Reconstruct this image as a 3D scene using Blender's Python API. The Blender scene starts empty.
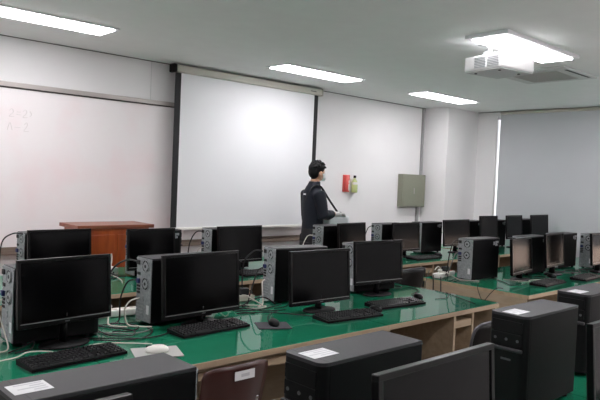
import bpy, bmesh, math, random
from mathutils import Vector, Matrix, Euler
random.seed(7)
PI = math.pi
COL = bpy.context.scene.collection
DESK = 0.722            # top of the glass on every desk
CEIL = 2.77
FRONT = 6.25
RIGHT = 9.40
LEFT = -1.7
BACK = -2.6

# ------------------------------------------------------------------ materials
def lin(c):
    return tuple(((v / 255) / 12.92 if v / 255 <= 0.04045 else ((v / 255 + 0.055) / 1.055) ** 2.4) for v in c)

def mat(name, rgb, rough=0.5, metal=0.0, coat=0.0, var=0.0, scale=20.0, bump=0.0, bscale=80.0, spec=0.5, emit=None, trans=0.0):
    m = bpy.data.materials.new(name); m.use_nodes = True
    nt = m.node_tree; b = nt.nodes['Principled BSDF']
    col = lin(rgb) + (1.0,)
    b.inputs['Base Color'].default_value = col
    b.inputs['Roughness'].default_value = rough
    b.inputs['Metallic'].default_value = metal
    b.inputs['Specular IOR Level'].default_value = spec
    b.inputs['Coat Weight'].default_value = coat
    b.inputs['Coat Roughness'].default_value = 0.04
    b.inputs['Transmission Weight'].default_value = trans
    if emit:
        b.inputs['Emission Color'].default_value = lin(emit[0]) + (1.0,)
        b.inputs['Emission Strength'].default_value = emit[1]
    if var or bump:
        tc = nt.nodes.new('ShaderNodeTexCoord')
    if var:
        n = nt.nodes.new('ShaderNodeTexNoise'); n.inputs['Scale'].default_value = scale; n.inputs['Detail'].default_value = 4
        r = nt.nodes.new('ShaderNodeValToRGB')
        lo = tuple(max(0, v * (1 - var)) for v in col[:3]) + (1,); hi = tuple(min(1, v * (1 + var)) for v in col[:3]) + (1,)
        r.color_ramp.elements[0].color = lo; r.color_ramp.elements[0].position = .3
        r.color_ramp.elements[1].color = hi; r.color_ramp.elements[1].position = .7
        nt.links.new(tc.outputs['Object'], n.inputs['Vector']); nt.links.new(n.outputs['Fac'], r.inputs['Fac'])
        nt.links.new(r.outputs['Color'], b.inputs['Base Color'])
    if bump:
        n2 = nt.nodes.new('ShaderNodeTexNoise'); n2.inputs['Scale'].default_value = bscale
        bp = nt.nodes.new('ShaderNodeBump'); bp.inputs['Strength'].default_value = bump; bp.inputs['Distance'].default_value = .002
        nt.links.new(tc.outputs['Object'], n2.inputs['Vector']); nt.links.new(n2.outputs['Fac'], bp.inputs['Height'])
        nt.links.new(bp.outputs['Normal'], b.inputs['Normal'])
    return m

def wood_mat(name, a, bcol, rough, sc, coat=0.0):
    m = mat(name, a, rough, coat=coat); nt = m.node_tree; b = nt.nodes['Principled BSDF']
    tc = nt.nodes.new('ShaderNodeTexCoord'); mp = nt.nodes.new('ShaderNodeMapping'); mp.inputs['Scale'].default_value = sc
    n = nt.nodes.new('ShaderNodeTexNoise'); n.inputs['Scale'].default_value = 3; n.inputs['Detail'].default_value = 6
    n.inputs['Distortion'].default_value = .6
    r = nt.nodes.new('ShaderNodeValToRGB')
    r.color_ramp.elements[0].color = lin(a) + (1,); r.color_ramp.elements[0].position = .35
    r.color_ramp.elements[1].color = lin(bcol) + (1,); r.color_ramp.elements[1].position = .68
    nt.links.new(tc.outputs['Object'], mp.inputs['Vector']); nt.links.new(mp.outputs['Vector'], n.inputs['Vector'])
    nt.links.new(n.outputs['Fac'], r.inputs['Fac']); nt.links.new(r.outputs['Color'], b.inputs['Base Color'])
    return m

M = {}
M['wall'] = mat('wall_paint', (230, 229, 229), .8, var=.02, scale=1.5, bump=.05)
M['ceiling'] = mat('ceiling_paint', (236, 238, 237), .9, var=.015, scale=6, bump=.1, bscale=40)
M['floor'] = mat('floor_vinyl', (176, 174, 171), .35, var=.12, scale=5)
M['trim'] = mat('dark_trim', (104, 103, 101), .5)
M['white_trim'] = mat('white_trim', (232, 234, 236), .4)
M['screen_cloth'] = mat('screen_cloth', (230, 231, 233), .85, var=.012, scale=1.2)
M['black_cloth'] = mat('black_border', (18, 18, 20), .7)
M['case_beige'] = mat('screen_case_paint', (186, 184, 172), .4)
M['alu'] = mat('brushed_aluminium', (176, 170, 166), .4, metal=.4)
M['tray'] = mat('board_tray', (120, 106, 94), .5)
M['rail_shadow'] = mat('rail_shadow_dark', (50, 44, 40), .6)
M['box_paint'] = mat('panel_box_paint', (132, 134, 118), .45, var=.02, scale=9)
M['conduit'] = mat('conduit_grey', (150, 150, 150), .5)
M['black'] = mat('black_case', (4, 4, 5), .55, spec=.14)
M['case_top'] = mat('lit_charcoal_case', (44, 43, 46), .5, spec=.4, bump=.2, bscale=500)  # lighter than the black case: light from above is put into the colour
M['gloss'] = mat('gloss_black_plastic', (6, 6, 7), .28, spec=.2)
M['black_plastic'] = mat('matte_black_plastic', (8, 8, 9), .5, spec=.2)
M['key'] = mat('key_plastic', (20, 20, 22), .4, spec=.5)
M['lcd'] = mat('lcd_panel', (4, 4, 5), .15, spec=.15)
M['silver'] = mat('silver_trim', (165, 165, 168), .3, metal=.6)
M['dark_silver'] = mat('dark_silver', (92, 92, 96), .3, metal=.4)
M['steel'] = mat('galvanised_steel', (150, 154, 156), .5, metal=.25, var=.2, scale=70)
M['steel_dark'] = mat('grille_dark', (40, 42, 45), .6)
M['steel_ring'] = mat('grille_wire', (160, 164, 166), .45, metal=.3)
M['vga'] = mat('blue_connector', (38, 48, 96), .5)
M['port'] = mat('port_black', (22, 23, 25), .6)
M['sticker_grey'] = mat('sticker_grey', (150, 152, 155), .5)
M['white_plastic'] = mat('white_plastic', (226, 224, 218), .4)
M['cream'] = mat('cream_plastic', (190, 184, 170), .45)
M['cable_black'] = mat('black_cable', (16, 16, 17), .5)
M['cable_white'] = mat('white_cable', (205, 200, 190), .5)
M['cable_grey'] = mat('grey_cable', (120, 120, 120), .5)
M['label'] = mat('paper_label', (226, 226, 228), .5)
M['print'] = mat('printed_ink', (196, 196, 200), .6)
M['felt'] = mat('green_felt', (24, 168, 128), .85, var=.06, scale=6)
M['beech'] = wood_mat('particle_board_edge', (176, 156, 130), (160, 140, 114), .6, (1, 8, 8))
M['panel'] = wood_mat('desk_panel', (168, 152, 130), (156, 140, 118), .6, (2, 2, 10))
M['podium'] = wood_mat('podium_wood', (178, 84, 32), (146, 62, 22), .35, (6, 1, 1), coat=.2)
M['podium_top'] = wood_mat('podium_top_wood', (140, 74, 48), (120, 60, 38), .4, (1, 6, 6), coat=.2)
M['chair_brown'] = mat('maroon_shell', (58, 24, 20), .35, coat=.2, var=.12, scale=8)
M['chair_black'] = mat('black_chair_shell', (25, 25, 27), .42)
M['chrome'] = mat('chrome_tube', (175, 175, 178), .2, metal=1)
M['pad'] = mat('dark_mouse_pad', (58, 60, 64), .8)
M['pad_white'] = mat('pale_mouse_pad', (168, 168, 165), .6)
M['ac_white'] = mat('aircon_white', (205, 207, 205), .5)
M['ac_grille'] = mat('aircon_grille', (186, 186, 182), .6)
M['dark_slot'] = mat('dark_slot', (60, 62, 62), .7)
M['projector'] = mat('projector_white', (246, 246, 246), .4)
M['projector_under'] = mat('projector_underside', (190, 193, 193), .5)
M['vent'] = mat('vent_grey', (150, 152, 154), .5)
M['lens'] = mat('lens_glass', (14, 14, 22), .05, coat=1)
M['red'] = mat('red_holder', (222, 92, 86), .4)
M['bottle'] = mat('green_gel', (206, 220, 150), .2, coat=.4)
M['blind'] = mat('blind_cloth', (188, 191, 194), .85, var=.03, scale=1.1)
M['lamp'] = mat('lamp_diffuser', (255, 255, 255), .5, emit=((255, 251, 255), 20.5))
M['skin'] = mat('skin', (206, 160, 132), .5)
M['hair'] = mat('black_hair', (8, 8, 9), .6, spec=.2, bump=.6, bscale=120)
M['navy'] = mat('navy_jacket', (17, 22, 33), .65, spec=.3, bump=.4, bscale=14)
M['trousers'] = mat('black_trousers', (20, 20, 23), .7)
M['shoe'] = mat('dark_shoe', (30, 30, 32), .5)
M['mask'] = mat('white_mask', (226, 230, 232), .7)
M['eye'] = mat('eye_white', (230, 228, 224), .3)
M['strap'] = mat('black_strap', (16, 16, 17), .7)
M['device'] = mat('silver_device', (214, 217, 220), .35, metal=.1)
M['glove'] = mat('pale_glove', (208, 208, 206), .6)

# whiteboard: white enamel with faint pink marker stains
def board_mat():
    m = mat('whiteboard_enamel', (214, 210, 205), .42); nt = m.node_tree; b = nt.nodes['Principled BSDF']
    tc = nt.nodes.new('ShaderNodeTexCoord'); n = nt.nodes.new('ShaderNodeTexNoise')
    n.inputs['Scale'].default_value = 1.7; n.inputs['Detail'].default_value = 5
    r = nt.nodes.new('ShaderNodeValToRGB')
    r.color_ramp.elements[0].position = .5; r.color_ramp.elements[0].color = lin((233, 228, 228)) + (1,)
    r.color_ramp.elements[1].position = .72; r.color_ramp.elements[1].color = lin((234, 219, 220)) + (1,)
    nt.links.new(tc.outputs['Object'], n.inputs['Vector']); nt.links.new(n.outputs['Fac'], r.inputs['Fac'])
    nt.links.new(r.outputs['Color'], b.inputs['Base Color'])
    return m
M['board'] = board_mat()
M['marker'] = mat('faded_marker', (219, 214, 212), .6)

def glass_mat(name, tint, refl=1.45):
    m = bpy.data.materials.new(name); m.use_nodes = True; nt = m.node_tree; nt.nodes.clear()
    o = nt.nodes.new('ShaderNodeOutputMaterial'); t = nt.nodes.new('ShaderNodeBsdfTransparent'); g = nt.nodes.new('ShaderNodeBsdfGlossy')
    f = nt.nodes.new('ShaderNodeFresnel'); x = nt.nodes.new('ShaderNodeMixShader')
    t.inputs['Color'].default_value = tint + (1,); g.inputs['Roughness'].default_value = .03; f.inputs['IOR'].default_value = refl
    nt.links.new(f.outputs[0], x.inputs[0]); nt.links.new(t.outputs[0], x.inputs[1]); nt.links.new(g.outputs[0], x.inputs[2])
    nt.links.new(x.outputs[0], o.inputs[0])
    return m
M['glass'] = glass_mat('desk_glass', (.93, .98, .96))
M['pane'] = glass_mat('window_glass', (.95, .97, .98))

# ------------------------------------------------------------------ mesh builder
class MB:
    def __init__(self): self.bm = bmesh.new()
    def _bev(self, vs, r, seg=2):
        es = list({e for v in vs for e in v.link_edges})
        bmesh.ops.bevel(self.bm, geom=es, offset=r, segments=seg, profile=.6, affect='EDGES')
    def box(self, x0, x1, y0, y1, z0, z1, bev=0.0, mtx=None, seg=2):
        g = bmesh.ops.create_cube(self.bm, size=1)['verts']
        bmesh.ops.scale(self.bm, vec=(x1 - x0, y1 - y0, z1 - z0), verts=g)
        bmesh.ops.translate(self.bm, vec=((x0 + x1) / 2, (y0 + y1) / 2, (z0 + z1) / 2), verts=g)
        if mtx is not None: bmesh.ops.transform(self.bm, matrix=mtx, verts=g)
        if bev: self._bev(g, bev, seg)
        return self
    def cyl(self, p0, p1, r, seg=16, r2=None):
        p0, p1 = Vector(p0), Vector(p1); d = p1 - p0
        mt = Matrix.Translation((p0 + p1) / 2) @ d.to_track_quat('Z', 'Y').to_matrix().to_4x4()
        bmesh.ops.create_cone(self.bm, cap_ends=True, segments=seg, radius1=r, radius2=r if r2 is None else r2, depth=d.length, matrix=mt)
        return self
    def ball(self, c, r, sc=(1, 1, 1), u=20, v=14, mtx=None):
        mt = Matrix.Translation(c) @ (mtx or Matrix()) @ Matrix.Diagonal((sc[0], sc[1], sc[2], 1))
        bmesh.ops.create_uvsphere(self.bm, u_segments=u, v_segments=v, radius=r, matrix=mt)
        return self
    def loft(self, rings, cap=True):
        prev = None; first = None
        for ring in rings:
            cur = [self.bm.verts.new(p) for p in ring]
            if prev:
                n = len(cur)
                for i in range(n): self.bm.faces.new((prev[i], prev[(i + 1) % n], cur[(i + 1) % n], cur[i]))
            else: first = cur
            prev = cur
        if cap:
            self.bm.faces.new(list(reversed(first))); self.bm.faces.new(prev)
        return self
    def tube(self, pts, radii, seg=8, flat=None):
        pts = [Vector(p) for p in pts]
        if not hasattr(radii, '__len__'): radii = [radii] * len(pts)
        up = Vector((0, 0, 1)); rings = []; n0 = None
        for i, p in enumerate(pts):
            t = (pts[min(i + 1, len(pts) - 1)] - pts[max(i - 1, 0)]).normalized()
            if n0 is None:
                n0 = t.cross(up)
                if n0.length < .05: n0 = t.cross(Vector((1, 0, 0)))
            n0 = (n0 - t * n0.dot(t)).normalized(); b = t.cross(n0)
            fw, fh = (1, 1) if flat is None else flat
            rings.append([p + radii[i] * (fw * math.cos(a) * n0 + fh * math.sin(a) * b) for a in (2 * PI * k / seg for k in range(seg))])
        return self.loft(rings)
    def ring(self, c, r, rr, axis='x', seg=24, s2=6):
        c = Vector(c); rows = []
        for i in range(seg):
            a = 2 * PI * i / seg
            d = {'x': Vector((0, math.cos(a), math.sin(a))), 'z': Vector((math.cos(a), math.sin(a), 0)), 'y': Vector((math.cos(a), 0, math.sin(a)))}[axis]
            ax = {'x': Vector((1, 0, 0)), 'z': Vector((0, 0, 1)), 'y': Vector((0, 1, 0))}[axis]
            rows.append([self.bm.verts.new(c + d * (r + rr * math.cos(2 * PI * j / s2)) + ax * rr * math.sin(2 * PI * j / s2)) for j in range(s2)])
        for i in range(seg):
            A, B = rows[i], rows[(i + 1) % seg]
            for j in range(s2): self.bm.faces.new((A[j], A[(j + 1) % s2], B[(j + 1) % s2], B[j]))
        return self
    def build(self, name, m, parent=None, loc=None, rz=0, smooth=False):
        bmesh.ops.recalc_face_normals(self.bm, faces=self.bm.faces)
        me = bpy.data.meshes.new(name); self.bm.to_mesh(me); self.bm.free()
        me.materials.append(M[m] if isinstance(m, str) else m)
        o = bpy.data.objects.new(name, me); COL.objects.link(o)
        if parent is not None: o.parent = parent
        if loc is not None: o.location = loc
        o.rotation_euler.z = rz
        if smooth:
            me.shade_auto_smooth(angle=.7) if hasattr(me, 'shade_auto_smooth') else [setattr(p, 'use_smooth', True) for p in me.polygons]
            for p in me.polygons: p.use_smooth = True
        return o

def smooth_path(pts, n=6):
    pts = [Vector(p) for p in pts]
    if len(pts) < 3: return pts
    out = []
    for i in range(len(pts) - 1):
        p0 = pts[max(i - 1, 0)]; p1 = pts[i]; p2 = pts[i + 1]; p3 = pts[min(i + 2, len(pts) - 1)]
        for k in range(n):
            t = k / n
            out.append(.5 * ((2 * p1) + (p2 - p0) * t + (2 * p0 - 5 * p1 + 4 * p2 - p3) * t * t + (3 * p1 - p0 - 3 * p2 + p3) * t ** 3))
    out.append(pts[-1]); return out

def tag(o, label=None, cat=None, group=None, kind=None):
    if label: o['label'] = label
    if cat: o['category'] = cat
    if group: o['group'] = group
    if kind: o['kind'] = kind
    return o
def empty(name, loc, rz=0.0, label=None, cat=None, group=None):
    o = bpy.data.objects.new(name, None); COL.objects.link(o); o.empty_display_size = .1
    o.location = loc; o.rotation_euler.z = rz
    return tag(o, label, cat, group)
def struct(name, mb, m, **k): return tag(mb.build(name, m, **k), kind='structure')
def copy_tree(o, parent=None):
    c = o.copy(); COL.objects.link(c)
    if parent is not None: c.parent = parent
    for ch in [x for x in bpy.data.objects if x.parent is o]: copy_tree(ch, c)
    return c

# ------------------------------------------------------------------ the room
struct('floor', MB().box(LEFT, RIGHT, BACK, FRONT, -.1, 0), 'floor')
struct('ceiling', MB().box(LEFT - .1, RIGHT + .3, BACK - .1, FRONT + .1, CEIL, CEIL + .1), 'ceiling')
struct('wall_front', MB().box(LEFT - .1, RIGHT + .3, FRONT, FRONT + .12, -.1, CEIL), 'wall')
struct('wall_left', MB().box(LEFT - .12, LEFT, BACK - .1, FRONT, -.1, CEIL), 'wall')
struct('wall_back', MB().box(LEFT - .1, RIGHT + .3, BACK - .12, BACK, -.1, CEIL), 'wall')
struct('wall_pillar', MB().box(8.53, RIGHT + .01, 5.80, FRONT + .01, 0, CEIL, .004), 'wall')
WY0, WY1, WZ0, WZ1 = -1.2, 5.455, .42, 2.70      # window opening in the right wall
w = MB()
w.box(RIGHT, RIGHT + .22, WY1, FRONT, -.1, CEIL); w.box(RIGHT, RIGHT + .22, BACK, WY0, -.1, CEIL)
w.box(RIGHT, RIGHT + .22, WY0, WY1, -.1, WZ0); w.box(RIGHT, RIGHT + .22, WY0, WY1, WZ1, CEIL)
struct('wall_right', w, 'wall')
win = empty('window_1', (RIGHT + .03, 0, 0)); win['kind'] = 'structure'
f = MB()
f.box(-.015, .03, WY0, WY1, WZ0, WZ0 + .06); f.box(-.015, .03, WY0, WY1, WZ1 - .06, WZ1); f.box(-.015, .03, WY1 - .01, WY1, WZ0 + .06, WZ1 - .06)
for yy in (WY0, .44, 2.1, 3.76): f.box(-.015, .03, yy, yy + .06, WZ0 + .06, WZ1 - .06)
f.build('window_frame', 'white_trim', win)
MB().box(.0, .008, WY0 + .06, WY1 - .01, WZ0 + .06, WZ1 - .06).build('window_pane', 'pane', win)
struct('trim_1', MB().box(LEFT, 8.53, FRONT - .012, FRONT, CEIL - .008, CEIL), 'trim')
struct('trim_2', MB().box(3.535, 3.541, FRONT - .003, FRONT, 2.35, CEIL - .008), 'ac_white')
struct('trim_3', MB().box(RIGHT - .012, RIGHT, BACK, 5.80, CEIL - .012, CEIL), 'conduit')
struct('baseboard_front', MB().box(LEFT, 8.53, FRONT - .015, FRONT, 0, .09), 'trim')

# ceiling lights: recessed fixtures with a white rim and a glowing diffuser
LIGHTS = [
    (1.945, 5.255, 'long ceiling light panel above the whiteboard'),
    (5.10, 5.255, 'ceiling light panel in front of the right end of the projection screen case'),
    (7.52, 5.20, 'ceiling light panel nearest the electrical box and pillar'),
    (5.11, 2.735, 'large ceiling light panel beside the hanging projector'),
    (1.98, 2.735, None), (8.7, 2.735, None), (-.6, 2.735, None), (-.6, 5.255, None),
    (1.98, .2, None), (5.11, .2, None), (8.3, .2, None), (1.98, -1.7, None), (5.11, -1.7, None), (8.3, -1.7, None)]
OTHER = ['ceiling light panel above the near desks', 'ceiling light panel above the right-hand desks by the window blind',
         'ceiling light panel beside the left wall above the middle desks', 'ceiling light panel in the front left corner of the room',
         'ceiling light panel over the photographer', 'ceiling light panel over the back right desks',
         'ceiling light panel over the back window corner', 'ceiling light panel close to the back wall at left',
         'ceiling light panel close to the back wall in the middle', 'ceiling light panel close to the back wall by the window']
oi = 0
for i, (x, y, lab) in enumerate(LIGHTS):
    if lab is None: lab = OTHER[oi]; oi += 1
    r = empty('ceiling_light', (x, y, CEIL), 0, lab, 'ceiling light', 'ceiling light panels')
    L, W = .59, .146; t = .03 if i != 3 else .045; d = .012 if i != 3 else .03
    fr = MB()
    fr.box(-L - t, L + t, -W - t, -W, -d, .0, .003); fr.box(-L - t, L + t, W, W + t, -d, .0, .003)
    fr.box(-L - t, -L, -W, W, -d, .0, .003); fr.box(L, L + t, -W, W, -d, .0, .003)
    fr.build('frame', 'white_trim', r)
    MB().box(-L, L, -W, W, -d - .009, -.001, .003).build('diffuser', 'lamp', r)

# air conditioner cassette
ac = empty('ceiling_air_conditioner', (6.50, 3.24, CEIL), 0, 'square ceiling air conditioner with a perforated centre grille behind the projector', 'air conditioner')
MB().box(-.39, .39, -.39, .39, -.025, 0, .010).build('panel', 'ac_white', ac)
g = MB().box(-.25, .25, -.25, .25, -.031, -.025)
for i in range(24):
    q = -.24 + i * .0209
    g.box(q, q + .006, -.25, .25, -.034, -.031); g.box(-.25, .25, q, q + .006, -.034, -.031)
g.build('intake_grille', 'ac_grille', ac)
for (a, b, c, d) in ((-.28, .28, -.365, -.335),):
    MB().box(a, b, c, d, -.0265, -.025).build('outlet_slot', 'dark_slot', ac)

# projector hanging from the ceiling
pj = empty('ceiling_projector', (4.87, 2.835, 2.51), math.radians(-11), 'white projector hanging under the ceiling on a short bracket', 'projector'); pj.scale = (.94, .94, 1)
MB().box(-.22, .22, -.205, .205, .012, .132, .014).build('housing', 'projector', pj, smooth=False)
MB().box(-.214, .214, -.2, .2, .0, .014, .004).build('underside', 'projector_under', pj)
for (a, b) in ((-.185, -.06), (-.045, .085)):
    v = MB()
    for k in range(7): v.box(-.224, -.219, a, b, .030 + k * .013, .037 + k * .013)
    v.build('side_vent', 'vent', pj)
MB().cyl((.08, .19, .072), (.08, .235, .072), .036, 24).build('lens', 'lens', pj, smooth=True)
for (a, b) in ((-.15, -.14), (-.15, .13), (.12, -.12)): MB().cyl((a, b, -.006), (a, b, .002), .012, 12).build('foot', 'black_plastic', pj)
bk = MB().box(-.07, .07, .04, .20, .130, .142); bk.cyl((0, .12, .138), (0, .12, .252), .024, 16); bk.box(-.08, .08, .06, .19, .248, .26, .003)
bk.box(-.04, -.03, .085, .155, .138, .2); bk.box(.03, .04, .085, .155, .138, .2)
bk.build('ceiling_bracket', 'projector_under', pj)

# whiteboard (runs on behind the projection screen)
wb = empty('whiteboard', (1.9, FRONT, 0), 0, 'wide whiteboard with faint pink marker stains on the front wall', 'whiteboard')
bx0, bx1 = -3.2, 4.02
MB().box(bx0, bx1, -.03, 0, .80, 2.30).build('writing_surface', 'board', wb)
t = MB().box(bx0, bx1, -.045, 0, 2.30, 2.345, .004); t.build('top_rail', 'alu', wb)
MB().box(bx0, bx1, -.04, 0, 2.287, 2.30).build('rail_shadow_strip', 'rail_shadow', wb)  # dark strip stands in for the shadow under the top rail
t = MB().box(bx0, bx1, -.10, 0, .735, .755, .004); t.box(bx0, bx1, -.10, -.09, .755, .775); t.box(bx0, bx1, -.04, 0, .755, .80); t.build('marker_tray', 'tray', wb)
wr = MB()   # two rows of half-erased handwriting
def stroke(pts): wr.tube(smooth_path([(.16 + (a - .16) * .72, -.0305, b) for a, b in pts], 5), .003, 5)
X0 = .16; Z0 = 2.03
stroke([(X0, Z0 + .05), (X0 + .03, Z0 + .07), (X0 + .05, Z0 + .04), (X0, Z0), (X0 + .06, Z0)])
stroke([(X0 + .09, Z0 + .045), (X0 + .14, Z0 + .045)]); stroke([(X0 + .09, Z0 + .02), (X0 + .14, Z0 + .02)])
stroke([(X0 + .17, Z0 + .05), (X0 + .20, Z0 + .07), (X0 + .22, Z0 + .04), (X0 + .17, Z0), (X0 + .23, Z0)])
stroke([(X0 + .26, Z0 + .06), (X0 + .28, Z0 + .03), (X0 + .26, Z0 + .01)])
Z0 = 1.90
stroke([(X0 - .02, Z0), (X0 + .01, Z0 + .07), (X0 + .04, Z0)]); stroke([(X0 + .07, Z0 + .03), (X0 + .14, Z0 + .03)])
stroke([(X0 + .19, Z0 + .06), (X0 + .22, Z0 + .08), (X0 + .23, Z0 + .05), (X0 + .19, Z0), (X0 + .25, Z0)])
wr.build('handwriting', 'marker', wb)

# projection screen
ps = empty('projection_screen', (4.85, 6.10, 0), 0, 'large pulled-down white projection screen with black side borders', 'projection screen')
MB().box(-1.025, 1.025, -.002, .002, .95, 2.67).build('screen_fabric', 'screen_cloth', ps)
MB().box(-1.10, -1.025, -.002, .002, .95, 2.67).build('border_strip', 'black_cloth', ps)
MB().box(1.025, 1.095, -.002, .002, .95, 2.67).build('border_strip', 'black_cloth', ps)
MB().box(-1.10, 1.095, -.012, .012, .925, .955, .006).build('bottom_bar', 'white_plastic', ps)
c = MB(); c.box(-1.10, 1.13, -.04, .05, 2.665, 2.75, .02, seg=3); c.build('case', 'case_beige', ps)
MB().box(-1.15, -1.10, -.045, .055, 2.66, 2.755, .015).build('end_cap', 'black_plastic', ps)
MB().box(1.13, 1.15, -.045, .055, 2.66, 2.755, .012).build('end_cap', 'case_beige', ps)
MB().box(.92, 1.02, -.042, -.0395, 2.70, 2.712).build('logo', 'trim', ps)

# electrical box and its conduits
eb = empty('electrical_box', (8.2, FRONT, 1.176), 0, 'olive grey electrical panel box on the front wall beside the pillar', 'electrical box')
MB().box(-.29, .29, -.10, 0, 0, .514, .006).build('body', 'box_paint', eb)
d = MB().box(-.272, .272, -.108, -.10, .018, .496, .004).build('door', 'box_paint', eb)
MB().box(-.02, -.005, -.118, -.108, .21, .30, .004).build('latch', 'alu', d)
tag(MB().box(8.45, 8.485, FRONT - .035, FRONT, 1.69, CEIL).build('conduit', 'conduit'), 'grey conduit running from the electrical box up to the ceiling', 'conduit')
tag(MB().box(8.39, 8.43, FRONT - .04, FRONT, .0, 1.176).build('conduit', 'conduit'), 'grey conduit running down below the electrical box', 'conduit')

# red holder and gel bottle on the wall
rh = empty('wall_holder', (6.715, FRONT, 1.39), 0, 'small red holder with white bands fixed to the wall right of the person', 'wall holder')
MB().box(-.065, .065, -.02, 0, 0, .245, .006).build('back_plate', 'red', rh)
MB().cyl((-.025, -.04, .005), (-.025, -.04, .235), .03, 16).build('tube', 'red', rh, smooth=True)
b = MB().box(-.005, .07, -.028, -.02, .13, .165, .003); b.box(.02, .07, -.027, -.02, .02, .12, .002); b.build('white_band', 'white_plastic', rh)
bo = empty('gel_bottle', (6.845, FRONT - .055, 1.385), 0, 'yellow-green gel bottle with a dark cap beside the red holder', 'bottle')
prof = [(.0, .038), (.01, .045), (.14, .045), (.175, .03), (.195, .017), (.21, .017)]
MB().loft([[(r * math.cos(2 * PI * k / 20), r * math.sin(2 * PI * k / 20), z) for k in range(20)] for z, r in prof]).build('body', 'bottle', bo, smooth=True)
MB().cyl((0, 0, .21), (0, 0, .245), .02, 16).build('cap', 'black_plastic', bo)
MB().loft([[(.0458 * math.cos(a), .0458 * math.sin(a), z) for a in [PI + PI * k / 14 for k in range(15)]] for z in (.115, .15)], cap=False).build('label_band', 'white_plastic', bo)
wk = MB().box(-.03, .03, .045, .056, -.006, .2); wk.box(-.05, .05, -.005, .05, -.006, 0); wk.build('bracket', 'white_plastic', bo)

# roller blind over the window
rb = empty('roller_blind', (RIGHT - .04, 0, 0), 0, 'wide grey roller blind drawn down over the window on the right wall', 'blind')
MB().box(-.002, .002, 3.12, 5.365, .44, 2.72).build('blind_fabric', 'blind', rb)
MB().cyl((0, 3.12, 2.735), (0, 5.36, 2.735), .024, 16).build('roller_tube', 'case_beige', rb, smooth=True)
MB().box(-.012, .012, 3.12, 5.365, .42, .445, .004).build('bottom_bar', 'white_plastic', rb)

rb = empty('roller_blind', (RIGHT - .04, 0, 0), 0, 'unseen grey roller blind added nearer the back, raised to shape the screen reflections', 'blind')  # unseen second blind, added; its hem height sets what the screens reflect
MB().box(-.002, .002, -1.0, 3.08, .90, 2.72).build('blind_fabric', 'blind', rb)
MB().cyl((0, -1.0, 2.735), (0, 3.08, 2.735), .024, 16).build('roller_tube', 'case_beige', rb, smooth=True)
MB().box(-.012, .012, -1.0, 3.08, .88, .905, .004).build('bottom_bar', 'white_plastic', rb)
M['reflector'] = mat('pink_reflector', (244, 204, 180), .8, var=.05, scale=2)
struct('exterior_reflector', MB().box(15, 15.3, -12, 12, -3, 2.4), 'reflector')  # unseen plane added outside to give the right-hand screens a pinkish reflection
M['port_dim'] = mat('dim_port', (84, 85, 88), .5)

# ------------------------------------------------------------------ desks
def desk(x0, x1, y0, y1, label, group, dividers=True, rail=False):
    r = empty('computer_desk', ((x0 + x1) / 2, y0, 0), 0, label, 'desk', group)
    w = (x1 - x0) / 2; D = y1 - y0; T = .715
    MB().box(-w, w, 0, D, .685, T, .003).build('table_board', 'beech', r)
    MB().box(-w + .003, w - .003, .006, D - .004, T, T + .002).build('felt_cover', 'felt', r)
    MB().box(-w + .001, w - .001, .001, D - .001, T + .002, DESK).build('glass_sheet', 'glass', r)
    for s in (-1, 1):
        a = -w if s < 0 else w - .022
        MB().box(a, a + .022, .02, D - .02, 0, .685).build('side_panel', 'panel', r)
    MB().box(-w + .022, w - .022, D - .30, D - .28, .08, .685).build('back_panel', 'panel', r)
    if dividers:
        for q in (w - .33, w - .553): MB().box(q, q + .022, .015, .55, 0, .685).build('divider', 'beech', r)
        MB().box(w - .531, w - .33, .02, .52, .595, .640).build('shelf', 'beech', r)
        MB().box(-w + .022, w - .553, .44, .46, .60, .66).build('cable_rail', 'panel', r)
    if rail:
        MB().box(-w + .022, w - .022 - (.531 if dividers else 0), .05, .07, .612, .648).build('tray_rail', 'beech', r)
    return r
R1a, R1b = 2.36, 3.46
R2a, R2b = 4.03, 5.13
N0a, N0b = .55, 1.50
G1, G2, GN = 'desks of the middle row', 'desks of the row nearest the front wall', 'desks of the row nearest the camera'
desk(.0, 1.27, R1a, R1b, 'green-topped desk carrying the big monitor at the left edge, middle row', G1, rail=True)
desk(1.27, 2.96, R1a, R1b, 'green-topped desk with the maroon chair pushed under it', G1, dividers=False, rail=True)
desk(2.96, 4.23, R1a, R1b, 'green-topped desk with open shelf compartments at its right end by the aisle', G1)
desk(4.73, 6.0, R1a + .03, R1b - .06, 'green-topped desk right of the aisle with a bare beige end panel', G1)
desk(6.0, 7.27, R1a + .03, R1b - .06, 'green-topped desk second from the aisle, under the rightmost tower with visible fans', G1)
desk(7.27, 8.54, R1a + .03, R1b - .06, 'green-topped desk at the window end of the middle row', G1)
desk(1.05, 2.32, R2a, R2b, 'green-topped desk in front of the left end of the podium', G2)
desk(2.32, 3.58, R2a, R2b, 'green-topped desk in front of the right end of the podium', G2)
desk(3.58, 4.85, R2a, R2b, 'green-topped desk in front of the right half of the projection screen', G2)
desk(4.85, 6.12, R2a, R2b, 'green-topped desk behind the black chair, with shelf openings at its end', G2)
desk(6.12, 7.05, R2a, R2b, 'green-topped desk in front of the pillar, next to the aisle', G2, dividers=False)
desk(7.18, 8.42, R2a, R2b, 'green-topped desk behind the middle right tower, front row right of the aisle', G2)
desk(8.42, 9.34, R2a, R2b, 'green-topped desk in the front corner against the roller blind', G2, dividers=False)
desk(.10, 1.37, N0a, N0b, 'desk under the near left tower with its paper label', GN, dividers=False)
desk(1.37, 2.64, N0a, N0b, 'desk under the two near towers in the middle of the picture', GN, dividers=False)
desk(2.64, 3.91, N0a, N0b, 'desk under the near tower at the right edge', GN, dividers=False)

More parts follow.
